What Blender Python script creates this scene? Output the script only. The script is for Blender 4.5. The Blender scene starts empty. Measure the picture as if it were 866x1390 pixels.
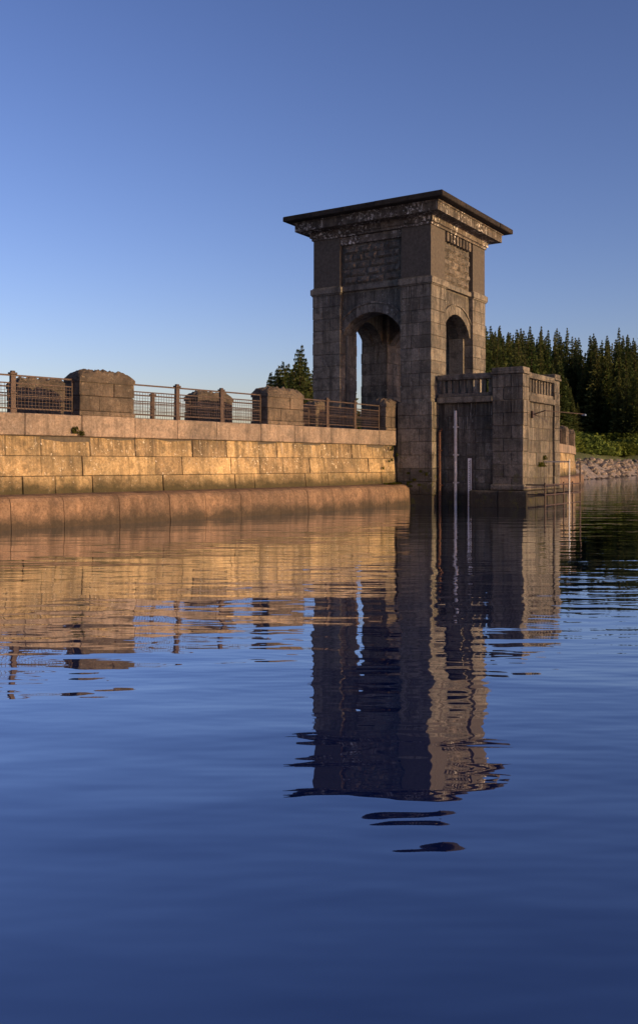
import bpy, bmesh, math, random
from mathutils import Vector, Matrix, noise
random.seed(7)
sc = bpy.context.scene
COL = sc.collection
rad = math.radians

# ------------------------------------------------------------ materials
def nodes_of(name):
    m = bpy.data.materials.new(name); m.use_nodes = True
    nt = m.node_tree; nt.nodes.clear()
    return m, nt, nt.nodes, nt.links
def N(nt, typ, **kw):
    n = nt.nodes.new(typ)
    for k, v in kw.items(): setattr(n, k, v)
    return n
def ramp(nt, src, a, b, ca=(0,0,0,1), cb=(1,1,1,1)):
    r = nt.nodes.new('ShaderNodeValToRGB')
    r.color_ramp.elements[0].position = a; r.color_ramp.elements[0].color = ca
    r.color_ramp.elements[1].position = b; r.color_ramp.elements[1].color = cb
    nt.links.new(src, r.inputs[0]); return r.outputs[0]
def mix(nt, fac, a, b, mode='MIX'):
    m = nt.nodes.new('ShaderNodeMix'); m.data_type = 'RGBA'; m.blend_type = mode
    for sock, v in ((m.inputs[0], fac), (m.inputs[6], a), (m.inputs[7], b)):
        if isinstance(v, (int, float)): sock.default_value = v
        elif isinstance(v, tuple): sock.default_value = v if len(v) == 4 else (*v, 1)
        else: nt.links.new(v, sock)
    return m.outputs[2]
def mul(nt, a, b):
    n = nt.nodes.new('ShaderNodeMath'); n.operation = 'MULTIPLY'
    for sock, v in ((n.inputs[0], a), (n.inputs[1], b)):
        if isinstance(v, (int, float)): sock.default_value = v
        else: nt.links.new(v, sock)
    return n.outputs[0]
def mrange(nt, src, a, b, c=0, d=1):
    n = nt.nodes.new('ShaderNodeMapRange'); nt.links.new(src, n.inputs[0])
    for i, v in zip((1,2,3,4), (a,b,c,d)): n.inputs[i].default_value = v
    return n.outputs[0]
def noi(nt, vec, scale, detail=4, rough=.55, sv=None):
    n = nt.nodes.new('ShaderNodeTexNoise')
    n.inputs['Scale'].default_value = scale; n.inputs['Detail'].default_value = detail
    n.inputs['Roughness'].default_value = rough
    if sv:
        mp = nt.nodes.new('ShaderNodeMapping'); mp.inputs['Scale'].default_value = sv
        nt.links.new(vec, mp.inputs[0]); vec = mp.outputs[0]
    nt.links.new(vec, n.inputs['Vector'])
    return n.outputs['Fac']

def stone(name, c1, c2, lichen=.5, licol=(.62,.58,.5), streak=.5, wet=.25, moss=.0, rough=.9, bump=.02, grime=None, spots=0, drips=(), blot=.55, lth=.585, lpa=.42, white=.6):
    m, nt, ns, ln = nodes_of(name)
    out = N(nt, 'ShaderNodeOutputMaterial'); p = N(nt, 'ShaderNodeBsdfPrincipled')
    p.inputs['Roughness'].default_value = rough
    p.inputs['Specular IOR Level'].default_value = .25
    g = N(nt, 'ShaderNodeNewGeometry'); pos = g.outputs['Position']
    sep = N(nt, 'ShaderNodeSeparateXYZ'); ln.new(pos, sep.inputs[0]); Z = sep.outputs[2]
    c = mix(nt, g.outputs['Random Per Island'], c1, c2)
    big = ramp(nt, noi(nt, pos, .9, 6, .6), .3, .7, (.55,.57,.6,1), (1.28,1.22,1.14,1))
    c = mix(nt, 1.0, c, big, 'MULTIPLY')
    fine = ramp(nt, noi(nt, pos, 14, 6, .75), .32, .68, (.55,.54,.52,1), (1.38,1.37,1.35,1))
    c = mix(nt, .9, c, fine, 'MULTIPLY')
    bl = ramp(nt, noi(nt, pos, 2.8, 8, .72), .50, .62)  # dark blotches: weathered patches, plus sun-shadow blotches painted into the wall colour
    c = mix(nt, mul(nt, bl, blot), c, (c2[0]*.38, c2[1]*.38, c2[2]*.38))
    st = ramp(nt, noi(nt, pos, 1.8, 5, .65, (1.8,1.8,.16)), .48, .66)
    c = mix(nt, mul(nt, st, streak), c, (c1[0]*.2, c1[1]*.2, c1[2]*.2))
    for (zt, dl, amt) in drips:
        band = mul(nt, mrange(nt, Z, zt-dl, zt), mrange(nt, Z, zt+.02, zt+.01))
        dn = ramp(nt, noi(nt, pos, 3.5, 5, .6, (2,2,.12)), .40, .58)
        c = mix(nt, mul(nt, mul(nt, band, dn), amt), c, (.025,.022,.019))
        wn = ramp(nt, noi(nt, pos, 4.2, 4, .6, (2,2,.10)), .60, .66)
        c = mix(nt, mul(nt, mul(nt, band, wn), amt*white), c, (.5,.47,.41))
    li = ramp(nt, noi(nt, pos, 6.5, 7, .72), lth, lth+.055)
    lp = ramp(nt, noi(nt, pos, .8, 3, .5), lpa, lpa+.18)
    c = mix(nt, mul(nt, mul(nt, li, lp), lichen), c, licol)
    if spots:
        sp = ramp(nt, noi(nt, pos, 13, 3, .6), .66, .70)
        c = mix(nt, mul(nt, sp, spots), c, (.68,.64,.55))
    zn = N(nt, 'ShaderNodeMath', operation='MULTIPLY_ADD'); ln.new(noi(nt, pos, 2.2, 5, .65), zn.inputs[0]); zn.inputs[1].default_value = -.7
    ln.new(Z, zn.inputs[2]); ZN = zn.outputs[0]
    c = mix(nt, mrange(nt, ZN, wet-.55, wet-.2, .82, 0), c, (.03,.027,.02))
    if grime:
        gz0, gz1, ga = grime
        c = mix(nt, mrange(nt, ZN, gz0-.35, gz1-.35, ga, 0), c, (.045,.04,.02))
    if moss:
        mo = ramp(nt, noi(nt, pos, 2.5, 6, .7), .56, .64)
        c = mix(nt, mul(nt, mo, mul(nt, mrange(nt, Z, .5, 4, 1, .1), moss)), c, (.085,.085,.02))
    ln.new(c, p.inputs['Base Color'])
    h = noi(nt, pos, 9, 9, .75)
    b = N(nt, 'ShaderNodeBump'); b.inputs['Strength'].default_value = .9; b.inputs['Distance'].default_value = bump*2.5
    ln.new(h, b.inputs['Height']); ln.new(b.outputs[0], p.inputs['Normal'])
    ln.new(p.outputs[0], out.inputs[0])
    return m

def simple(name, col, rough=.6, metal=0, nscale=8, var=.35, bump=0.0):
    m, nt, ns, ln = nodes_of(name)
    out = N(nt, 'ShaderNodeOutputMaterial'); p = N(nt, 'ShaderNodeBsdfPrincipled')
    p.inputs['Roughness'].default_value = rough; p.inputs['Metallic'].default_value = metal
    g = N(nt, 'ShaderNodeNewGeometry')
    f = noi(nt, g.outputs['Position'], nscale, 5, .65)
    c = mix(nt, 1.0, col, ramp(nt, f, .3, .7, (1-var,)*3+(1,), (1+var,)*3+(1,)), 'MULTIPLY')
    ln.new(c, p.inputs['Base Color'])
    if bump:
        b = N(nt, 'ShaderNodeBump'); b.inputs['Distance'].default_value = bump; ln.new(f, b.inputs['Height']); ln.new(b.outputs[0], p.inputs['Normal'])
    ln.new(p.outputs[0], out.inputs[0]); return m

def foliage(name, c1, c2):
    m, nt, ns, ln = nodes_of(name)
    out = N(nt, 'ShaderNodeOutputMaterial')
    g = N(nt, 'ShaderNodeNewGeometry'); oi = N(nt, 'ShaderNodeObjectInfo')
    c = mix(nt, oi.outputs['Random'], c1, c2)
    f = ramp(nt, g.outputs['Random Per Island'], 0, 1, (.5,.5,.5,1), (1.45,1.4,1.3,1))
    c = mix(nt, 1.0, c, f, 'MULTIPLY')
    d = N(nt, 'ShaderNodeBsdfDiffuse'); t = N(nt, 'ShaderNodeBsdfTranslucent')
    ln.new(c, d.inputs[0]); ln.new(c, t.inputs[0])
    ms = N(nt, 'ShaderNodeMixShader'); ms.inputs[0].default_value = .3
    ln.new(d.outputs[0], ms.inputs[1]); ln.new(t.outputs[0], ms.inputs[2]); ln.new(ms.outputs[0], out.inputs[0])
    return m

M_wall = stone('dam_wall_stone', (.50,.375,.20), (.30,.225,.13), lichen=.9, licol=(.70,.62,.45), streak=.6, wet=.2, bump=.022, grime=(1.05,1.5,.92), spots=.8, drips=((2.62,.9,.6),), blot=.6)
M_cope = stone('dam_coping_stone', (.31,.245,.19), (.235,.19,.15), lichen=.4, licol=(.46,.38,.3), streak=.5, wet=.1, bump=.014, blot=.45)
M_ledge = stone('dam_ledge_stone', (.24,.16,.105), (.18,.125,.088), lichen=.25, licol=(.38,.28,.2), streak=.5, wet=.32, bump=.012, blot=.45)
M_pillar = stone('pillar_stone', (.20,.158,.118), (.13,.107,.083), lichen=.5, licol=(.36,.3,.22), streak=.5, wet=0, bump=.04, blot=.6)
DR = ((12.2,1.3,.55),(9.6,1.5,.6),(5.4,1.5,.35))
M_tower = stone('tower_stone', (.255,.235,.195), (.15,.138,.115), lichen=.6, licol=(.42,.40,.34), streak=.8, wet=.75, moss=.8, bump=.024, drips=DR, blot=.68)
M_fore = stone('platform_stone', (.215,.195,.16), (.13,.118,.098), lichen=.45, licol=(.38,.36,.31), streak=.8, wet=.75, moss=.6, bump=.024, drips=((5.5,1.2,.5),(4.43,2.4,.85)), blot=.68)
M_rust = stone('tower_rock_faced_stone', (.25,.225,.185), (.15,.135,.11), lichen=.5, licol=(.42,.39,.32), streak=.5, wet=0, bump=.05, drips=((11.9,.7,.35),))
M_corn = stone('cornice_stone', (.21,.18,.145), (.10,.088,.072), lichen=1.0, licol=(.72,.68,.60), streak=.8, wet=0, bump=.03, drips=((13.03,1.0,.6),), blot=.7, lth=.535, lpa=.44, white=1.3)
M_roof = stone('roof_slab_stone', (.040,.034,.028), (.03,.026,.022), lichen=.5, licol=(.15,.11,.07), streak=.4, wet=0, bump=.03)
M_mortar = simple('mortar_joint', (.08,.068,.052), .95)
M_iron = simple('weathered_iron', (.06,.038,.028), .65, .2, 12, .5)
M_rusty = simple('rusty_iron', (.10,.045,.025), .85, 0, 9, .6)
M_pipe = simple('galvanised_pipe', (.42,.42,.42), .5, .2, 6, .3)
M_white = simple('gauge_white_paint', (.7,.7,.68), .5, 0, 8, .15)
M_black = simple('gauge_black_paint', (.02,.02,.02), .5)
M_blue = simple('lamp_housing_paint', (.10,.14,.2), .5)
M_deck = simple('crest_road_surface', (.12,.11,.10), .9, 0, 5, .3, .01)
M_bark = simple('bark', (.08,.055,.04), .95)
M_con = foliage('conifer_needles', (.034,.058,.020), (.088,.102,.036))
M_bush = foliage('shrub_leaves', (.14,.18,.04), (.07,.11,.03))
M_moss = foliage('moss_leaves', (.09,.10,.02), (.06,.07,.02))
M_rock = stone('shore_rock', (.30,.26,.23), (.16,.14,.12), lichen=.3, streak=0, wet=.2, bump=.03)

def ground_mat():
    m, nt, ns, ln = nodes_of('ground_cover')
    out = N(nt, 'ShaderNodeOutputMaterial'); p = N(nt, 'ShaderNodeBsdfPrincipled'); p.inputs['Roughness'].default_value = .95
    g = N(nt, 'ShaderNodeNewGeometry'); pos = g.outputs['Position']
    grass = mix(nt, noi(nt, pos, .35, 7, .7), (.05,.08,.02), (.14,.15,.045))
    grav = mix(nt, ramp(nt, noi(nt, pos, 2.2, 8, .8), .35, .65), (.10,.085,.07), (.36,.31,.27))
    sep = N(nt, 'ShaderNodeSeparateXYZ'); ln.new(pos, sep.inputs[0])
    zn = N(nt, 'ShaderNodeMath', operation='MULTIPLY_ADD'); ln.new(noi(nt, pos, .25, 5, .6), zn.inputs[0]); zn.inputs[1].default_value = -1.6
    ln.new(sep.outputs[2], zn.inputs[2])
    c = mix(nt, mrange(nt, zn.outputs[0], 1.0, 1.5), grav, grass)
    ln.new(c, p.inputs['Base Color'])
    b = N(nt, 'ShaderNodeBump'); b.inputs['Distance'].default_value = .3; ln.new(noi(nt, pos, 1.5, 8, .75), b.inputs['Height']); ln.new(b.outputs[0], p.inputs['Normal'])
    ln.new(p.outputs[0], out.inputs[0]); return m
M_ground = ground_mat()

def water_mat():
    m, nt, ns, ln = nodes_of('reservoir_water')
    out = N(nt, 'ShaderNodeOutputMaterial')
    g = N(nt, 'ShaderNodeNewGeometry'); pos = g.outputs['Position']
    a = noi(nt, pos, .6, 2, .45, (.5,1.25,1))
    b_ = noi(nt, pos, 2.2, 2, .5, (.45,1.25,1))
    patch = ramp(nt, noi(nt, pos, .09, 3, .5), .38, .62, (.3,.3,.3,1), (1,1,1,1))
    b1 = N(nt, 'ShaderNodeBump'); b1.inputs['Distance'].default_value = .030; b1.inputs['Strength'].default_value = 1
    ln.new(a, b1.inputs['Height'])
    b2 = N(nt, 'ShaderNodeBump'); b2.inputs['Distance'].default_value = .014; b2.inputs['Strength'].default_value = 1
    ln.new(mul(nt, b_, patch), b2.inputs['Height']); ln.new(b1.outputs[0], b2.inputs['Normal'])
    d = N(nt, 'ShaderNodeBsdfDiffuse'); d.inputs[0].default_value = (.003,.014,.075,1)
    gl = N(nt, 'ShaderNodeBsdfGlossy'); gl.inputs['Roughness'].default_value = .012; gl.inputs[0].default_value = (.86,.91,1,1)
    ln.new(b2.outputs[0], gl.inputs['Normal'])
    fr = N(nt, 'ShaderNodeFresnel'); fr.inputs[0].default_value = 1.4; ln.new(b2.outputs[0], fr.inputs['Normal'])
    ms = N(nt, 'ShaderNodeMixShader'); ln.new(mrange(nt, fr.outputs[0], 0, .6, .25, 1.0), ms.inputs[0]); ln.new(d.outputs[0], ms.inputs[1]); ln.new(gl.outputs[0], ms.inputs[2])
    ln.new(ms.outputs[0], out.inputs[0]); return m
M_water = water_mat()

# ------------------------------------------------------------ mesh helpers
class MB:
    def __init__(s): s.v = []; s.f = []
    def box(s, x0, x1, y0, y1, z0, z1, fn=None):
        b = len(s.v)
        for z in (z0, z1):
            for (x, y) in ((x0,y0),(x1,y0),(x1,y1),(x0,y1)):
                s.v.append(fn(x, y, z) if fn else (x, y, z))
        for q in ((0,3,2,1),(4,5,6,7),(0,1,5,4),(1,2,6,5),(2,3,7,6),(3,0,4,7)):
            s.f.append(tuple(b+i for i in q))
    def hexa(s, pts):
        b = len(s.v); s.v += pts
        for q in ((0,3,2,1),(4,5,6,7),(0,1,5,4),(1,2,6,5),(2,3,7,6),(3,0,4,7)):
            s.f.append(tuple(b+i for i in q))
    def cyl(s, p0, p1, r, n=10, r1=None):
        p0 = Vector(p0); p1 = Vector(p1); d = (p1-p0).normalized(); r1 = r if r1 is None else r1
        a = d.orthogonal().normalized(); c = d.cross(a); b = len(s.v)
        for p, rr in ((p0, r), (p1, r1)):
            for i in range(n):
                t = 2*math.pi*i/n; s.v.append(tuple(p+a*math.cos(t)*rr+c*math.sin(t)*rr))
        for i in range(n):
            j = (i+1) % n; s.f.append((b+i, b+j, b+n+j, b+n+i))
        s.f.append(tuple(b+i for i in range(n))[::-1]); s.f.append(tuple(b+n+i for i in range(n)))
    def obj(s, name, mat, parent=None, bevel=0, smooth=False, seg=2):
        me = bpy.data.meshes.new(name); me.from_pydata(s.v, [], s.f); me.materials.append(mat)
        bm = bmesh.new(); bm.from_mesh(me); bmesh.ops.recalc_face_normals(bm, faces=bm.faces); bm.to_mesh(me); bm.free()
        if smooth: me.polygons.foreach_set('use_smooth', [True]*len(me.polygons))
        o = bpy.data.objects.new(name, me); COL.objects.link(o)
        if parent: o.parent = parent
        if bevel:
            md = o.modifiers.new('bevel', 'BEVEL'); md.width = bevel; md.segments = seg; md.limit_method = 'ANGLE'; md.angle_limit = rad(40)
        return o
def empty(name, loc=(0,0,0), rz=0):
    e = bpy.data.objects.new(name, None); e.location = loc; e.rotation_euler = (0,0,rz); e.empty_display_size = .5
    COL.objects.link(e); return e

# ------------------------------------------------------------ dam curve
P0 = Vector((-8.8, 26.0)); TH0 = rad(47.0); R = 135.0
CEN = P0 + R*Vector((-math.sin(TH0), math.cos(TH0)))
SMAX = 92
def dam(s, n, z):
    ss = min(s, SMAX); th = TH0 + ss/R
    o = Vector((math.sin(th), -math.cos(th))); t = Vector((math.cos(th), math.sin(th)))
    p = CEN + o*(R+n) + t*(s-ss)
    return (p.x, p.y, z)

dam_e = empty('masonry_dam')
S0, S1 = -60, 104
def facen(z): return .02 - .16*(z-.85)/1.8
mb = MB()
zs = [.86, 1.45, 2.04, 2.62]
for k in range(3):
    s = S0 + random.random()
    while s < S1:
        L = random.uniform(.85, 1.75)
        z0, z1 = zs[k]+.006, zs[k+1]-.006
        j = random.uniform(-.022, .022)
        n0, n1 = facen(z0)+j, facen(z1)+j+random.uniform(-.010,.010)
        j2 = random.uniform(-.008,.008)
        sa, sb = s+.008, s+L-.008
        mb.hexa([dam(sa,n0,z0), dam(sa,-.6,z0), dam(sb,-.6,z0), dam(sb,n0+j2,z0),
                 dam(sa,n1,z1), dam(sa,-.6,z1), dam(sb,-.6,z1), dam(sb,n1+j2,z1)])
        s += L
mb.obj('wall_blocks', M_wall, dam_e, .018)
mb = MB()
s = S0
while s < S1:
    L = random.uniform(1.7, 2.3)
    j = random.uniform(-.008, .008)
    mb.box(s+.005, s+L-.005, -.75, j, 2.625, 3.26+random.uniform(-.008,.008), dam); s += L
mb.obj('coping_stones', M_cope, dam_e, .035, seg=3)
mb = MB()
s = S0
while s < S1:
    L = random.uniform(1.5, 2.1); j = random.uniform(-.010,.010)
    prof = [(-.2,.95),(.25,.93),(.48,.90),(.60,.84),(.66,.74),(.68,.6),(.72,0),(.72,-2.5),(-.2,-2.5)]
    b = len(mb.v); n = len(prof)
    for ss in (s+.006, s+L-.006):
        for (pn, pz) in prof: mb.v.append(dam(ss, pn+j, pz))
    for i in range(n):
        k = (i+1) % n; mb.f.append((b+i, b+k, b+n+k, b+n+i))
    mb.f.append(tuple(range(b, b+n))); mb.f.append(tuple(range(b+2*n-1, b+n-1, -1)))
    s += L
mb.obj('ledge_stones', M_ledge, dam_e, .012)
mb = MB()
s = S0
while s < S1:
    mb.box(s, s+2, -.7, -.15, .5, 3.1, dam)
    s += 2
mb.obj('mortar_core', M_mortar, dam_e)
mb = MB(); s = S0
while s < S1:
    mb.box(s, s+2, -4.0, -.72, -7, 3.06, dam); s += 2
mb.obj('crest_roadway', M_deck, dam_e)
mb = MB(); s = S0
while s < S1:
    L = 1.9; mb.box(s+.005, s+L-.005, -4.35, -3.7, 2.7, 3.26, dam); s += L
mb.obj('downstream_coping', M_cope, dam_e, .03)

# parapet pillars ----------------------------------------------------
def pillar(sc_, w, nf, nb):
    e = empty('parapet_pillar')
    mb = MB(); zb = 3.262
    mb.box(sc_-w/2-.03, sc_+w/2+.03, nb-.03, nf+.03, zb, zb+.14, dam)
    zc = zb+.145
    for k, h in enumerate((.46, .42)):
        cut = sc_ + (w*.12 if k else -w*.15)
        for (a, b) in ((sc_-w/2, cut-.004), (cut+.004, sc_+w/2)):
            j = random.uniform(-.014,.014)
            mb.box(a, b, nb-j, nf+j, zc, zc+h-.008, dam)
        zc += h
    mb.obj('pillar_body', M_pillar, e, .03)
    mb = MB(); nx, ny = 44, 20
    hw = w/2+.02
    seed = random.random()*50
    for jy in range(ny+1):
        for ix in range(nx+1):
            a = ix/nx*2-1; b = jy/ny*2-1
            h = (1-abs(a)**7)*(1-abs(b)**5)
            ns = noise.fractal(Vector((a*4+seed, b*2.5, seed)), .8, 2, 5)
            sx = sc_ + a*hw; nn = (nf+nb)/2 + b*((nf-nb)/2+.02)
            p = dam(sx + .02*noise.noise(Vector((a*9,b*9,seed))), nn, zc + .13 + .22*h**.6 + .11*ns*(h+.1))
            mb.v.append(p)
    W = nx+1
    for jy in range(ny):
        for ix in range(nx):
            i = jy*W+ix; mb.f.append((i,i+1,i+W+1,i+W))
    ring = [i for i in range(W)] + [j*W+nx for j in range(1,ny+1)] + [ny*W+i for i in range(nx-1,-1,-1)] + [j*W for j in range(ny-1,0,-1)]
    lo = []
    for i in ring:
        x,y,z = mb.v[i]; lo.append(len(mb.v)); mb.v.append((x,y,zc-.01))
    for i in range(len(ring)):
        k = (i+1)%len(ring); mb.f.append((ring[i], lo[i], lo[k], ring[k]))
    mb.obj('pillar_cap', M_pillar, e, 0)

near = [(-28.3,2),(-20.4,2),(-12.4,2),(-4.5,2),(3.5,2),(11.7,2.05),(19.3,1.3)] + [(28.9+7.9*i,2) for i in range(8)]
far = [(-28.3,2),(-20.4,2),(-12.4,2),(-4.5,2),(3.5,2),(11.5,2.0),(19.0,1.4)] + [(28.9+7.9*i,2) for i in range(8)]
for (c, w) in near: pillar(c, w, -.03, -.85)
for (c, w) in far: pillar(c, w, -3.5, -4.25)

def railing(s0, s1, n):
    e = empty('iron_railing')
    L = s1-s0; nb = max(1, round(L/2.05)); pb = MB(); rb = MB(); wb = MB()
    z0 = 3.26
    for k in range(nb+1):
        s = s0 + L*k/nb
        if 0 < k < nb:
            pb.box(s-.10, s+.10, n-.07, n+.07, z0, z0+.12, dam)
            pb.box(s-.08, s+.08, n-.05, n+.05, z0+.12, z0+1.10, dam)
            pb.box(s-.11, s+.11, n-.08, n+.08, z0+1.10, z0+1.16, dam)
            pb.box(s-.06, s+.06, n-.05, n+.05, z0+1.16, z0+1.21, dam)
            pb.box(s-.10, s+.10, n-.065, n+.065, z0+.55, z0+.61, dam)
        else:
            q = .05 if k == 0 else -.05
            pb.box(s+q-.03, s+q+.03, n-.03, n+.03, z0, z0+1.12, dam)
        if k < nb:
            a, b = s+.03, s0+L*(k+1)/nb-.03
            for zz, t in ((1.08,.024),(.86,.018),(.5,.014),(.14,.02)):
                rb.box(a, b, n-.018, n+.018, z0+zz-t, z0+zz+t, dam)
            m = int((b-a)/.11)
            for i in range(1, m):
                x = a+(b-a)*i/m; wb.box(x-.005, x+.005, n+.019, n+.028, z0+.12, z0+.86, dam)
            for i in range(1, 7):
                zz = z0+.14+.72*i/7; wb.box(a, b, n+.029, n+.037, zz-.005, zz+.005, dam)
    pb.obj('posts', M_iron, e, .008, seg=1); rb.obj('rails', M_iron, e); wb.obj('wire_mesh', M_iron, e)
def rails(lst, n):
    for (a, wa), (b, wb) in zip(lst[:-1], lst[1:]):
        if a < 22 < b: continue
        railing(a+wa/2, b-wb/2, n)
rails(near, -.38); rails(far, -3.9)

# ------------------------------------------------------------ tower
TC = Vector((4.84, 40.27)); RZ = -math.atan2(.5407, .8412)
tow = empty('valve_tower', (TC.x, TC.y, 0), RZ)
W, Dp = 6.1, 6.0
mb = MB()
def course_pier(mb, x0, x1, y0, y1, z0, z1, h, ph=0):
    n = max(1, round((z1-z0)/h)); hh = (z1-z0)/n
    for k in range(n):
        a, b = z0+k*hh+.006, z0+(k+1)*hh-.006
        j = random.uniform(-.012, .012); g = .006
        if (k+ph) % 2:
            cx = x0+(x1-x0)*.36; cy = y0+(y1-y0)*.64
            mb.box(x0-j, cx-g, y0-j, cy-g, a, b); mb.box(cx+g, x1+j, y0-j, cy-g, a, b)
            mb.box(x0-j, cx-g, cy+g, y1+j, a, b); mb.box(cx+g, x1+j, cy+g, y1+j, a, b)
        else:
            cx = x0+(x1-x0)*.62; 
            mb.box(x0-j, cx-g, y0-j, y1+j, a, b); mb.box(cx+g, x1+j, y0-j, y1+j, a, b)
def course_wall(mb, x0, x1, y0, y1, z0, z1, h, L=1.1, axis='x', jt=.010):
    n = max(1, round((z1-z0)/h)); hh = (z1-z0)/n
    for k in range(n):
        a, b = z0+k*hh+.006, z0+(k+1)*hh-.006
        lo, hi = (x0, x1) if axis == 'x' else (y0, y1)
        m = max(1, round((hi-lo)/L)); st = (hi-lo)/m; off = st*.5 if k % 2 else 0
        cuts = [lo] + [lo+off+i*st for i in range(0 if off else 1, m) if lo+off+i*st < hi-.1] + [hi]
        for c0, c1 in zip(cuts[:-1], cuts[1:]):
            j = random.uniform(-jt, jt)
            if axis == 'x': mb.box(c0+.006, c1-.006, y0-j, y1+j, a, b)
            else: mb.box(x0-j, x1+j, c0+.006, c1-.006, a, b)
PW = 1.5
piers = [(-PW,0,0,PW),(-W,-W+PW,0,PW),(-PW,0,Dp-PW,Dp),(-W,-W+PW,Dp-PW,Dp)]
for i, (a,b,c,d) in enumerate(piers):
    course_pier(mb, a,b,c,d, 3.0, 9.62, .56, i)
    course_pier(mb, a+.05,b-.05,c+.05,d-.05, 9.98, 12.2, .56, i)
course_pier(mb, -PW-.1, .08, -.08, PW, -3, 4.5, .56)
course_pier(mb, -W-.08, -W+PW, -.08, PW, -3, 4.5, .56)
course_pier(mb, -PW, .08, Dp-PW, Dp+.08, -3, 4.5, .56)
course_wall(mb, -W+PW, -PW-.1, .1, 1.2, -3, 3.0, .56)
course_wall(mb, -1.2, -.1, PW, Dp-PW, -3, 5.0, .56, axis='y')
mb.obj('pier_blocks', M_tower, tow, .02)
mb = MB()
for (a,b,c,d) in piers: mb.box(a+.03,b-.03,c+.03,d-.03,-3,12.25)
mb.box(-W+.2, -.15, .15, Dp-.2, -3, 3.0)
mb.obj('pier_mortar_core', M_mortar, tow)
mb = MB()
for (a,b,c,d) in piers:
    mb.box(a-.09,b+.09,c-.09,d+.09,9.66,9.93); mb.box(a-.05,b+.05,c-.05,d+.05,9.60,9.66)
    mb.box(a-.02,b+.02,c-.02,d+.02,9.93,9.985)
mb.box(-W+PW, -PW, .06, 1.2, 9.70, 9.90); mb.box(-W+PW, -PW, Dp-1.2, Dp-.06, 9.70, 9.90)
mb.box(-1.2, -.06, PW, Dp-PW, 9.70, 9.90); mb.box(-W+.06, -W+1.2, PW, Dp-PW, 9.70, 9.90)
mb.obj('string_course', M_tower, tow, .025)
def arch(mb, vb, c, half, zs_, rise, ztop, w0, w1, put):
    Rr = (half*half+rise*rise)/(2*rise); cz = zs_+rise-Rr; n = 18
    def az(u): return cz+math.sqrt(max(0, Rr*Rr-u*u))
    b = len(mb.v)
    for i in range(n+1):
        u = -half+2*half*i/n
        for w in (w0, w1):
            mb.v.append(put(c+u, w, az(u))); mb.v.append(put(c+u, w, ztop))
    for i in range(n):
        p = b+i*4; q = p+4
        mb.f += [(p,q,q+1,p+1),(p+2,p+3,q+3,q+2),(p,p+2,q+2,q),(p+1,q+1,q+3,p+3)]
    a0 = math.asin(half/Rr); nv = 11
    for i in range(nv):
        t0 = -a0+2*a0*i/nv+.004; t1 = -a0+2*a0*(i+1)/nv-.004
        def pt(t, r, w): return put(c+r*math.sin(t), w, cz+r*math.cos(t))
        ri, ro = Rr-.03, Rr+.36
        wf = w0-.07 if w1 > w0 else w0+.07
        wb_ = w0+.5 if w1 > w0 else w0-.5
        vb.hexa([pt(t0,ri,wf),pt(t1,ri,wf),pt(t1,ri,wb_),pt(t0,ri,wb_),pt(t0,ro,wf),pt(t1,ro,wf),pt(t1,ro,wb_),pt(t0,ro,wb_)])
    for i in range(nv*2):
        t0 = -a0*1.0+2*a0*i/(nv*2); t1 = -a0+2*a0*(i+1)/(nv*2)
        wf = w0-.12 if w1 > w0 else w0+.12
        vb.hexa([pt(t0,ro-.002,wf),pt(t1,ro-.002,wf),pt(t1,ro-.002,w0),pt(t0,ro-.002,w0),pt(t0,ro+.08,wf),pt(t1,ro+.08,wf),pt(t1,ro+.08,w0),pt(t0,ro+.08,w0)])
mb = MB(); vb = MB()
hx = (W-2*PW)/2; hy = (Dp-2*PW)/2
cx, cy = -W/2, Dp/2
arch(mb, vb, cx, hx, 7.75, .95, 12.2, .22, 1.25, lambda u,w,z: (u,w,z))
arch(mb, vb, cx, hx, 7.75, .95, 12.2, Dp-.22, Dp-1.25, lambda u,w,z: (u,w,z))
arch(mb, vb, cy, hy, 7.75, .95, 12.2, -.22, -1.25, lambda u,w,z: (w,u,z))
arch(mb, vb, cy, hy, 7.75, .95, 12.2, -W+.22, -W+1.25, lambda u,w,z: (w,u,z))
mb.box(-W+.3, -.3, .3, Dp-.3, 9.3, 9.6)
mb.obj('bay_walls', M_tower, tow); vb.obj('arch_voussoirs', M_tower, tow, .015)
mb = MB()
mb.box(-W+PW-.0, -W+PW+.12, .45, 1.2, 3.0, 7.75); mb.box(-PW-.12, -PW, .45, 1.2, 3.0, 7.75)
mb.box(-1.2, -.45, PW, PW+.12, 3.0, 7.75); mb.box(-1.2, -.45, Dp-PW-.12, Dp-PW, 3.0, 7.75)
mb.obj('arch_jambs', M_tower, tow, .02)
def panel(mb, lo, hi, z0, z1, put, h=.335, L=.72):
    n = round((z1-z0)/h); hh = (z1-z0)/n
    for k in range(n):
        m = round((hi-lo)/L); st = (hi-lo)/m; off = st/2 if k % 2 else 0
        cuts = [lo]+[lo+off+i*st+random.uniform(-.12,.12) for i in range(0 if off else 1, m)]+[hi]
        for c0, c1 in zip(cuts[:-1], cuts[1:]):
            if c1-c0 < .05: continue
            a, b = z0+k*hh+.008, z0+(k+1)*hh-.008; c0 += .008; c1 -= .008
            nu, nv_ = 6, 4; seed = random.random()*80; base = len(mb.v)
            for r_ in range(nv_+1):
                for q in range(nu+1):
                    fu, fv = q/nu, r_/nv_
                    edge = q in (0,nu) or r_ in (0,nv_)
                    pr = 0 if edge else .095+.09*noise.noise(Vector((fu*2.5+seed,fv*2,seed)))+random.uniform(-.016,.016)
                    mb.v.append(put(c0+(c1-c0)*fu, pr, a+(b-a)*fv))
            for r_ in range(nv_):
                for q in range(nu):
                    o_ = base+r_*(nu+1)+q; mb.f.append((o_,o_+1,o_+nu+2,o_+nu+1))
mb = MB()
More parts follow.
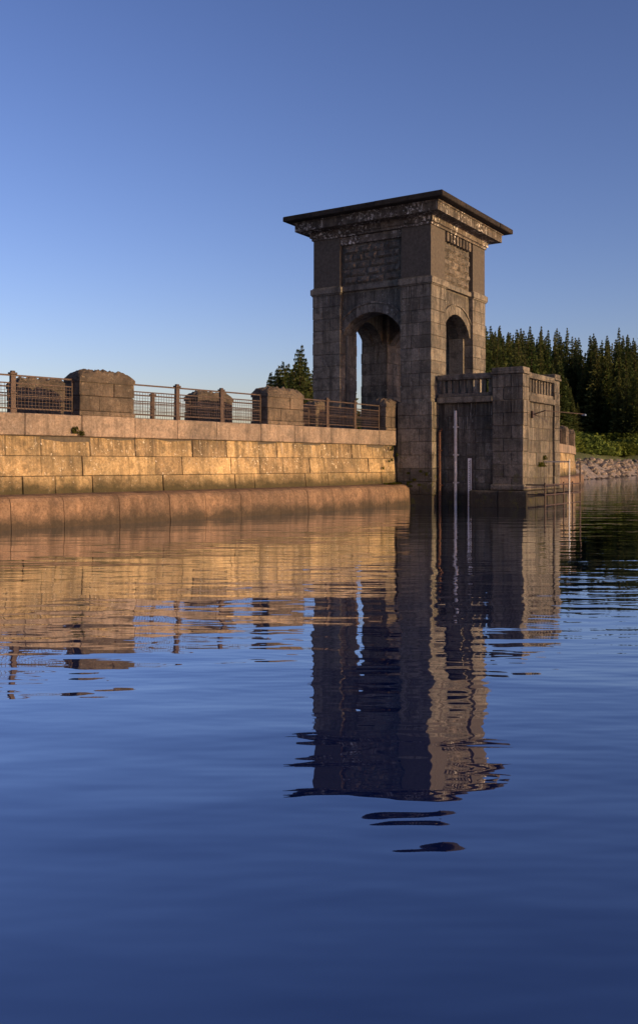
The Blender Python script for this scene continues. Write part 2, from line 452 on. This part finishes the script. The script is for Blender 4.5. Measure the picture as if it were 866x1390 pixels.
panel(mb, -W+PW+.1, -PW-.1, 10.02, 11.75, lambda u,p,z: (u, .205-p, z))
panel(mb, PW+.1, Dp-PW-.1, 10.02, 11.75, lambda u,p,z: (-.205+p, u, z))
panel(mb, PW+.1, Dp-PW-.1, 10.02, 11.75, lambda u,p,z: (-W+.205-p, u, z))
panel(mb, -W+PW+.1, -PW-.1, 10.02, 11.75, lambda u,p,z: (u, Dp-.205+p, z))
mb.obj('rock_faced_panels', M_rust, tow, 0)
mb = MB()
nd = 8
for i in range(nd):
    u = PW+.12+(Dp-2*PW-.24)*(i+.5)/nd
    mb.box(-.23, -.02, u-.1, u+.1, 11.80, 12.19); mb.box(-W+.02, -W+.23, u-.1, u+.1, 11.80, 12.19)
mb.box(-W+PW, -PW, .08, .3, 11.84, 12.19)
mb.obj('dentils', M_corn, tow, .01)
def sweep(prof, name, mat, close_top=None, jit=.006):
    mb = MB(); m = len(prof)
    cor = lambda e: [(-W-e,-e),(e,-e),(e,Dp+e),(-W-e,Dp+e)]
    for side in range(4):
        nst = 5
        for q in range(nst):
            t0, t1 = q/nst, (q+1)/nst; j = random.uniform(-jit,jit); b = len(mb.v)
            for t in (t0+.0012, t1-.0012):
                for (e,z) in prof:
                    A = cor(e+j)[side]; B = cor(e+j)[(side+1)%4]
                    if q == 0 and t < .5/nst: t_ = 0
                    elif q == nst-1 and t > 1-.5/nst: t_ = 1
                    else: t_ = t
                    mb.v.append((A[0]+(B[0]-A[0])*t_, A[1]+(B[1]-A[1])*t_, z))
            for i in range(m-1): mb.f.append((b+i, b+m+i, b+m+i+1, b+i+1))
    c = len(mb.v)
    e0, z0 = prof[0]; e1, z1 = prof[-1]
    if close_top is None:
        mb.box(-W-e1+.06, e1-.06, -e1+.06, Dp+e1-.06, z0+.01, z1-.004)
    else:
        for x,y in cor(e1-.004): mb.v.append((x,y,z1))
        mb.v.append((-W/2,Dp/2,close_top))
        for k in range(4): mb.f.append((c+k, c+(k+1)%4, c+4))
        mb.box(-W-e0-.01, e0+.01, -e0-.01, Dp+e0+.01, z0+.004, z0+.1)
    return mb.obj(name, mat, tow, 0)
sweep([(-.03,12.205),(.03,12.205),(.03,12.30),(.10,12.33),(.10,12.55),(.16,12.58),(.05,12.582)], 'frieze', M_corn)
sweep([(.0,12.585),(.12,12.585),(.20,12.60),(.24,12.70),(.34,12.78),(.34,12.84),(.5,12.90),(.66,12.97),(.66,13.02)], 'cornice', M_corn)
sweep([(.60,13.022),(.80,13.022),(.97,13.04),(1.0,13.06),(1.0,13.24),(.97,13.28)], 'roof_slab', M_roof, 13.75, jit=.014)

# ------------------------------------------------------------ forebay
fb = empty('intake_platform', (TC.x, TC.y, 0), RZ)
FX, FY0, FY1 = 4.0, .36, 5.05
mb = MB()
course_pier(mb, FX-1.35, FX, FY0, FY0+.72, .72, 5.55, .56)
course_pier(mb, FX-1.2, FX, FY1-.7, FY1, .72, 5.55, .56)
course_wall(mb, .09, FX-1.35, FY0+.22, FY0+.8, -3, 4.42, .56, 1.0)
course_wall(mb, FX-.8, FX-.1, FY0+.72, FY1-.7, -.4, 4.42, .56, 1.0, axis='y')
course_wall(mb, .09, FX-1.2, FY1-.8, FY1-.2, -3, 4.42, .56, 1.0)
mb.obj('platform_wall_blocks', M_fore, fb, .02)
mb = MB(); mb.box(.05, FX-.13, FY0+.26, FY1-.25, -3, 4.6); mb.box(FX-1.3, FX-.05, FY0+.05, FY0+.68, -3, 5.5)
mb.obj('platform_core', M_mortar, fb)
mb = MB()
mb.box(.09, FX-1.352, FY0-.02, FY0+.8, 4.43, 4.68); mb.box(FX-.8, FX+.04, FY0+.722, FY1-.702, 4.43, 4.68)
mb.box(.09, FX-1.352, FY0+.08, FY0+.5, 4.682, 4.84); mb.box(FX-.5, FX-.06, FY0+.722, FY1-.702, 4.682, 4.84)
mb.box(.09, FX-1.352, FY0+.03, FY0+.5, 5.42, 5.66); mb.box(FX-.5, FX+.0, FY0+.722, FY1-.702, 5.42, 5.66)
mb.box(FX-1.43, FX+.06, FY0-.06, FY0+.80, 5.56, 5.66); mb.box(FX-1.38, FX+.02, FY0-.02, FY0+.76, 5.66, 5.84)
mb.box(FX-1.28, FX+.06, FY1-.76, FY1+.06, 5.56, 5.66); mb.box(FX-1.24, FX+.02, FY1-.72, FY1+.02, 5.66, 5.84)
mb.obj('platform_copings', M_fore, fb, .03)
mb = MB()
n = 8
for i in range(n):
    x = .15+(FX-1.35-.15)*(i+.5)/n; mb.box(x-.085, x+.085, FY0+.16, FY0+.36, 4.842, 5.42)
n = 9
for i in range(n):
    y = FY0+.74+(FY1-FY0-1.44)*(i+.5)/n; mb.box(FX-.34, FX-.14, y-.09, y+.09, 4.842, 5.42)
mb.obj('balusters', M_fore, fb, .02)
mb = MB()
course_wall(mb, FX-2.3, FX+.28, FY0-.28, FY0+.7, -3, .7, .72, 1.2)
course_wall(mb, FX-.6, FX+.28, FY0+.71, FY1+.2, -3, .7, .72, 1.2, axis='y')
mb.box(FX-1.42, FX+.09, FY0-.09, FY0+.75, .705, .95); mb.box(FX-.7, FX+.05, FY0+.76, FY1+.05, .705, .9)
mb.obj('platform_plinth', M_fore, fb, .05, seg=3)

pe = empty('vertical_pipe', (TC.x, TC.y, 0), RZ)
mb = MB(); mb.cyl((.94, FY0+.08, -1), (.94, FY0+.08, 4.1), .065, 14)
for z in (1.0, 2.2, 3.4): mb.box(.84, 1.04, FY0+.02, FY0+.22, z-.03, z+.03)
mb.obj('pipe_run', M_pipe, pe, smooth=False)
pe = empty('rusty_drain_pipe', (TC.x, TC.y, 0), RZ)
mb = MB(); mb.cyl((.22, FY0+.02, -1), (.22, FY0+.02, 3.2), .06, 12); mb.cyl((.22,FY0+.02,3.2),(.22,FY0+.3,3.35),.06,12)
for z in (.9, 2.4): mb.box(.13,.31,FY0-.02,FY0+.2,z-.03,z+.03)
mb.obj('pipe_run', M_rusty, pe)
ge = empty('depth_gauge_board', (TC.x, TC.y, 0), RZ)
mb = MB(); mb.box(1.50,1.66,FY0+.1,FY0+.14,-1,2.05); mb.obj('gauge_board', M_white, ge)
mb = MB(); mb.box(1.46,1.69,FY0+.142,FY0+.2,-1,2.1); mb.obj('backing_timber', M_iron, ge)
mb = MB()
z = -.1
k = 0
while z < 2.0:
    mb.box(1.59 if k%2 else 1.55, 1.65, FY0+.094, FY0+.101, z, z+.025); z += .05; k += 1
mb.obj('gauge_marks', M_black, ge)
gf = empty('steel_guard_frame', (TC.x, TC.y, 0), RZ)
mb = MB(); X0, X1 = FX+.3, FX+1.0
for y in (.15, 1.3, 2.5, 3.7, 4.8):
    mb.cyl((X1,y,-1),(X1,y,1.05 if y < 4 else 1.9),.035,8); mb.cyl((X0-.05,y,.55),(X1,y,.55),.03,8)
for z in (.95,.55,.12): mb.cyl((X1,.15,z),(X1,4.8,z),.03,8)
mb.cyl((X0-.1,.15,.95),(X1,.15,.95),.03,8)
mb.obj('frame_tubes', M_iron, gf)
mb = MB(); mb.cyl((X1+.02,3.2,-1),(X1+.02,3.2,2.0),.03,10); mb.cyl((FX-.1,3.2,1.9),(X1+.05,3.2,1.9),.025,8)
mb.obj('marker_pole', M_pipe, gf)
lp = empty('floodlight', (TC.x, TC.y, 0), RZ)
mb = MB(); mb.cyl((FX-.02,1.6,3.9),(FX+.5,1.6,4.05),.025,8); mb.cyl((FX+.5,1.6,4.05),(FX+1.6,3.4,3.95),.018,8)
mb.box(FX-.1,FX+.0,1.5,1.7,3.75,4.05); mb.obj('bracket_arm', M_iron, lp)
mb = MB(); mb.box(FX+1.5,FX+1.66,3.35,3.55,3.88,3.96); mb.obj('lamp_housing', M_blue, lp, .02)

# ------------------------------------------------------------ terrain
def sstep(a,b,x):
    t = max(0,min(1,(x-a)/(b-a))); return t*t*(3-2*t)
def shoreY(x):
    if x < 54: y = 100+(x-26.6)*2.02
    else: y = 155.4+(x-54)*.35
    return y + 2.5*noise.noise(Vector((x*.12,0,3)))+1.2*noise.noise(Vector((x*.5,0,9)))
def height(x,y):
    d = (y-shoreY(x))*.5 if x < 54 else (y-shoreY(x))*.8
    if d < 0: h = max(-4, d*.3)
    else: h = 2.6*(1-math.exp(-d/3.0)) + .13*d if d < 120 else 2.6+.13*120+ (d-120)*.02
    if d > 0: h += .5*noise.noise(Vector((x*.06,y*.06,0)))*min(1,d/8)+ min(6, d*.03)*noise.noise(Vector((x*.015,y*.015,5)))
    h = min(h, 26+4*noise.noise(Vector((x*.004,y*.004,1))))
    rr = math.hypot(x-CEN.x, y-CEN.y)
    if x < 34 and rr < R-3:
        w = sstep(2, 22, x)*sstep(60,105,y)
        h = -6*(1-w)+h*w
    if x < 0: h = min(h, -1)
    return h
def axis(c, fine, far_, step):
    pts = []; v = 0; st = step
    while v < far_:
        pts.append(v); v += st
        if v > fine: st *= 1.25
    pts.append(far_)
    return sorted(set([c-p for p in pts]+[c+p for p in pts]))
xs = axis(60, 75, 5000, 1.6); ys = axis(140, 75, 5000, 1.6)
mb = MB()
for y in ys:
    for x in xs: mb.v.append((x,y,height(x,y)))
nx = len(xs)
for j in range(len(ys)-1):
    for i in range(nx-1):
        a = j*nx+i; mb.f.append((a,a+1,a+nx+1,a+nx))
mb.obj('ground', M_ground, smooth=True)

bm = bmesh.new(); ring = []
s = -60
while s <= 96: ring.append(dam(s,-.3,0)); s += 4
ring += [(26,150,0),(40,330,0),(4500,2500,0),(4500,-4500,0),(-4500,-4500,0),(-4500,-300,0)]
vs = [bm.verts.new(p) for p in ring]; f = bm.faces.new(vs); bmesh.ops.triangulate(bm, faces=[f])
bmesh.ops.recalc_face_normals(bm, faces=bm.faces)
for f in bm.faces:
    if f.normal.z < 0: f.normal_flip()
me = bpy.data.meshes.new('reservoir_water'); bm.to_mesh(me); bm.free(); me.materials.append(M_water)
COL.objects.link(bpy.data.objects.new('reservoir_water', me))

# ------------------------------------------------------------ vegetation
def conifer_mesh(seed, H=15, Rb=2.3):
    rnd = random.Random(seed)
    v, f = [], []
    lev = 40
    for i in range(lev):
        t = i/(lev-1); z = H*(.08+.91*t)
        rr = Rb*(1-t)**.8*(rnd.uniform(.7,1.2))+.16
        nb = max(6, int(10*(1-t)+5)); a0 = rnd.random()*6
        for k in range(nb):
            a = a0+2*math.pi*k/nb+rnd.uniform(-.25,.25); r = rr*rnd.uniform(.5,1.18)
            dz = -r*.25+rnd.uniform(-.15,.2)
            ca, sa = math.cos(a), math.sin(a); seg = 3
            for q in range(seg):
                r0 = r*(q/seg)*.95; r1 = r*((q+1)/seg)
                w = (.20+.42*(1-t))*(1-.55*q/seg)*rnd.uniform(.7,1.3)
                tw = rnd.uniform(-.25,.25)
                b = len(v)
                v += [(ca*r0, sa*r0, z+dz*(q/seg)+.05), (ca*(r0+r1)/2-sa*w, sa*(r0+r1)/2+ca*w, z+dz*((q+.5)/seg)-.22+tw),
                      (ca*r1*1.05, sa*r1*1.05, z+dz*((q+1)/seg)+.06), (ca*(r0+r1)/2+sa*w, sa*(r0+r1)/2-ca*w, z+dz*((q+.5)/seg)-.22-tw)]
                f += [(b,b+1,b+2),(b,b+2,b+3)]
    n0 = len(f)
    b = len(v)
    for z, r in ((-1,.22),(H*.5,.12),(H,.02)):
        for k in range(6): v.append((r*math.cos(k*1.047), r*math.sin(k*1.047), z))
    for l in range(2):
        for k in range(6):
            f.append((b+l*6+k, b+l*6+(k+1)%6, b+l*6+6+(k+1)%6, b+l*6+6+k))
    me = bpy.data.meshes.new('conifer_mesh'); me.from_pydata(v, [], f)
    me.materials.append(M_con); me.materials.append(M_bark)
    for i, p in enumerate(me.polygons): p.material_index = 1 if i >= n0 else 0
    return me
cons = [conifer_mesh(i, 15+i%3, 2.3+.3*(i%4)) for i in range(6)]
forest = empty('conifer_forest')
def put_tree(x,y,z,sc_,par,wd=1):
    o = bpy.data.objects.new('conifer', random.choice(cons)); o.parent = par
    o.location = (x,y,z); o.scale = (sc_*wd*random.uniform(.85,1.2),)*2+(sc_,); o.rotation_euler = (0,0,random.random()*6.28)
    COL.objects.link(o)
cnt = 0
for _ in range(14000):
    y = random.uniform(100, 230); x = random.uniform(12, 120)
    u = x/y
    if u < .10 or u > .50: continue
    d = (y-shoreY(x))*(.5 if x < 54 else .8)
    if d < 16+3*noise.noise(Vector((x*.1,0,0))): continue
    if d > 48: continue
    if random.random() < .60: continue
    g = height(x,y)
    top = 1.8+ y*(.140+.009*noise.noise(Vector((u*22,0,1)))+(.003 if u < .22 else 0))
    if d < 24: sc_ = random.uniform(.5,.95)
    else: sc_ = (top-g)/15.8*random.uniform(.78,1.03)
    if g+15.8*sc_ > top: sc_ = (top-g)/15.8*random.uniform(.86,1.02)
    if sc_ < .28 or sc_ > 1.75: continue
    put_tree(x,y,g-.3,sc_,forest, min(1,1.15/sc_)); cnt += 1
    if cnt > 700: break
g2 = empty('conifer_grove')
for (u, y, top) in ((368,112,508),(373,108,499),(379,110,486),(384,114,493),(389,118,497),(394,109,502),(400,110,496),(405,112,490),(410,106,485),(415,112,489),(421,108,496),(397,116,503),(376,106,503),(386,106,502),(407,104,500),(366,118,513),(413,104,503),(425,114,492),(432,110,498),(445,112,497),(458,108,500),(470,112,504),(392,104,510),(370,104,513)):
    x = (u-433)/1265*y; zt = 1.8+(630-top)*y/1265
    sc_ = random.uniform(1.1,1.25); put_tree(x,y,zt-15.8*sc_,sc_,g2,1.05)

def bush_mesh(seed, mat, nl=900, leaf=.2, flat=.75, nm='bush_mesh'):
    rnd = random.Random(seed); v, f = [], []
    lobes = [(rnd.uniform(-.55,.55), rnd.uniform(-.55,.55), rnd.uniform(.2,.75), rnd.uniform(.35,.62)) for _ in range(8)]
    for _ in range(nl):
        lx,ly,lz,lr = rnd.choice(lobes)
        d = Vector((rnd.gauss(0,1),rnd.gauss(0,1),rnd.gauss(0,1))).normalized()*lr*rnd.uniform(.6,1.05)
        p = Vector((lx,ly,lz*flat))+d; 
        if p.z < 0: p.z = abs(p.z)*.4
        a = Vector((rnd.gauss(0,1),rnd.gauss(0,1),rnd.gauss(0,.7))).normalized()*leaf*rnd.uniform(.5,1.1); b_ = a.orthogonal().normalized()*leaf*.6
        b = len(v); v += [tuple(p-a), tuple(p+b_), tuple(p+a), tuple(p-b_)]; f.append((b,b+1,b+2,b+3))
    me = bpy.data.meshes.new(nm); me.from_pydata(v, [], f); me.materials.append(mat); return me
bms = [bush_mesh(i, M_bush, 1300, .11) for i in range(4)]
th = empty('shrub_thicket'); c = 0
for _ in range(5000):
    y = random.uniform(100, 230); x = random.uniform(22, 130); u = x/y
    d = (y-shoreY(x))*(.5 if x < 54 else .8)
    if u < .2 or u > .55 or d < 7 or d > 23: continue
    if random.random() < .5: continue
    o = bpy.data.objects.new('shrub', random.choice(bms)); o.parent = th; s_ = random.uniform(1.2,3.0)*(1.25 if d > 14 else 1)
    o.location = (x,y,height(x,y)-.2); o.scale = (s_*1.2,s_*1.2,s_*random.uniform(.7,1.15)); o.rotation_euler = (0,0,random.random()*6); COL.objects.link(o); c += 1
    if c > 400: break
bm0 = bmesh.new(); bmesh.ops.create_icosphere(bm0, subdivisions=1, radius=1)
iv = [vv.co.copy() for vv in bm0.verts]; jf = [tuple(q.index for q in ff.verts) for ff in bm0.faces]; bm0.free()
mb = MB(); c = 0
while c < 1500:
    x = random.uniform(24, 100); y = shoreY(x)+random.uniform(-1.5, 9)*(2 if x < 54 else 1)
    if x/y < .2 or x/y > .5: continue
    r = random.uniform(.12,.5)*random.uniform(.6,1.2); z = height(x,y); c += 1
    if z < -.4 or z > 2.4: continue
    b = len(mb.v); sd = random.random()*99; fx, fy, fz = r*random.uniform(.8,1.5), r*random.uniform(.8,1.5), r*random.uniform(.5,.9)
    for q in iv:
        k = 1+.35*noise.noise(q*1.7+Vector((sd,0,0))); mb.v.append((x+q.x*fx*k, y+q.y*fy*k, z+q.z*fz*k+.05))
    mb.f += [tuple(b+i for i in t) for t in jf]
mb.obj('shore_rocks', M_rock)
pm = bush_mesh(50, M_moss, 260, .16, .6, 'wall_plant_mesh')
def plant(name, p, s_):
    o = bpy.data.objects.new(name, pm); o.location = p; o.scale = s_; o.rotation_euler = (0,0,random.random()*6); COL.objects.link(o)
plant('wall_fern', dam(2.3,.03,2.72), (.18,.16,.26)); plant('wall_fern', dam(2.5,.04,2.66), (.12,.12,.18))
for i in range(16):
    plant('moss_clump', dam(random.uniform(17.8,20.0), random.uniform(.05,.4), .93), (random.uniform(.1,.28),)*2+(random.uniform(.05,.12),))
for i in range(6):
    plant('moss_clump', dam(random.uniform(18.2,19.6), .08, random.uniform(1.3,2.5)), (.07,.07,random.uniform(.08,.2)))
def tl(x,y,z):
    c_, s_ = math.cos(RZ), math.sin(RZ); return (TC.x+x*c_-y*s_, TC.y+x*s_+y*c_, z)
for i in range(8):
    plant('moss_clump', tl(random.uniform(-1.1,-.1), -.12, random.uniform(.6,1.5)), (random.uniform(.08,.18),.08,random.uniform(.08,.2)))
plant('wall_fern', tl(FX-.05, 2.6, 1.7), (.2,.25,.25)); plant('wall_fern', tl(FX-.05, 3.1, 2.0), (.12,.15,.25))

# ------------------------------------------------------------ light, sky, camera
az = math.atan2(.84, -.545); el = rad(7.5)
w = bpy.data.worlds.new('World'); sc.world = w; w.use_nodes = True
nt = w.node_tree; bg = nt.nodes['Background']
sky = nt.nodes.new('ShaderNodeTexSky'); sky.sky_type = 'NISHITA'; sky.sun_disc = False
sky.sun_elevation = el; sky.sun_rotation = az; sky.air_density = 1.0; sky.dust_density = 1.0; sky.ozone_density = 2.0; sky.altitude = 300
gm = nt.nodes.new('ShaderNodeGamma'); gm.inputs[1].default_value = 1.32
nt.links.new(sky.outputs[0], gm.inputs[0])
c = mix(nt, 1.0, gm.outputs[0], (1.0,.79,1.04), 'MULTIPLY')
hs = nt.nodes.new('ShaderNodeHueSaturation'); hs.inputs['Saturation'].default_value = 1.0; nt.links.new(c, hs.inputs['Color'])
nt.links.new(hs.outputs[0], bg.inputs[0]); bg.inputs[1].default_value = .145
sl = bpy.data.lights.new('sun', 'SUN'); sl.energy = 4.6; sl.angle = rad(.5); sl.color = (1,.68,.33)
so = bpy.data.objects.new('sun', sl); COL.objects.link(so)
dv = Vector((math.sin(az)*math.cos(el), math.cos(az)*math.cos(el), math.sin(el)))
so.rotation_euler = dv.to_track_quat('Z','Y').to_euler(); so.location = (60,-20,40)

cam = bpy.data.cameras.new('camera'); co = bpy.data.objects.new('camera', cam); COL.objects.link(co)
cam.sensor_fit = 'VERTICAL'; cam.sensor_height = 36; cam.sensor_width = 36; cam.lens = 1265/1390*36
cam.shift_y = -(695-630)/1390; cam.clip_end = 12000; cam.clip_start = .1
co.location = (0,0,1.8); co.rotation_euler = (rad(90),0,0)
sc.camera = co
sc.view_settings.view_transform = 'Standard'; sc.view_settings.look = 'None'; sc.view_settings.exposure = 0
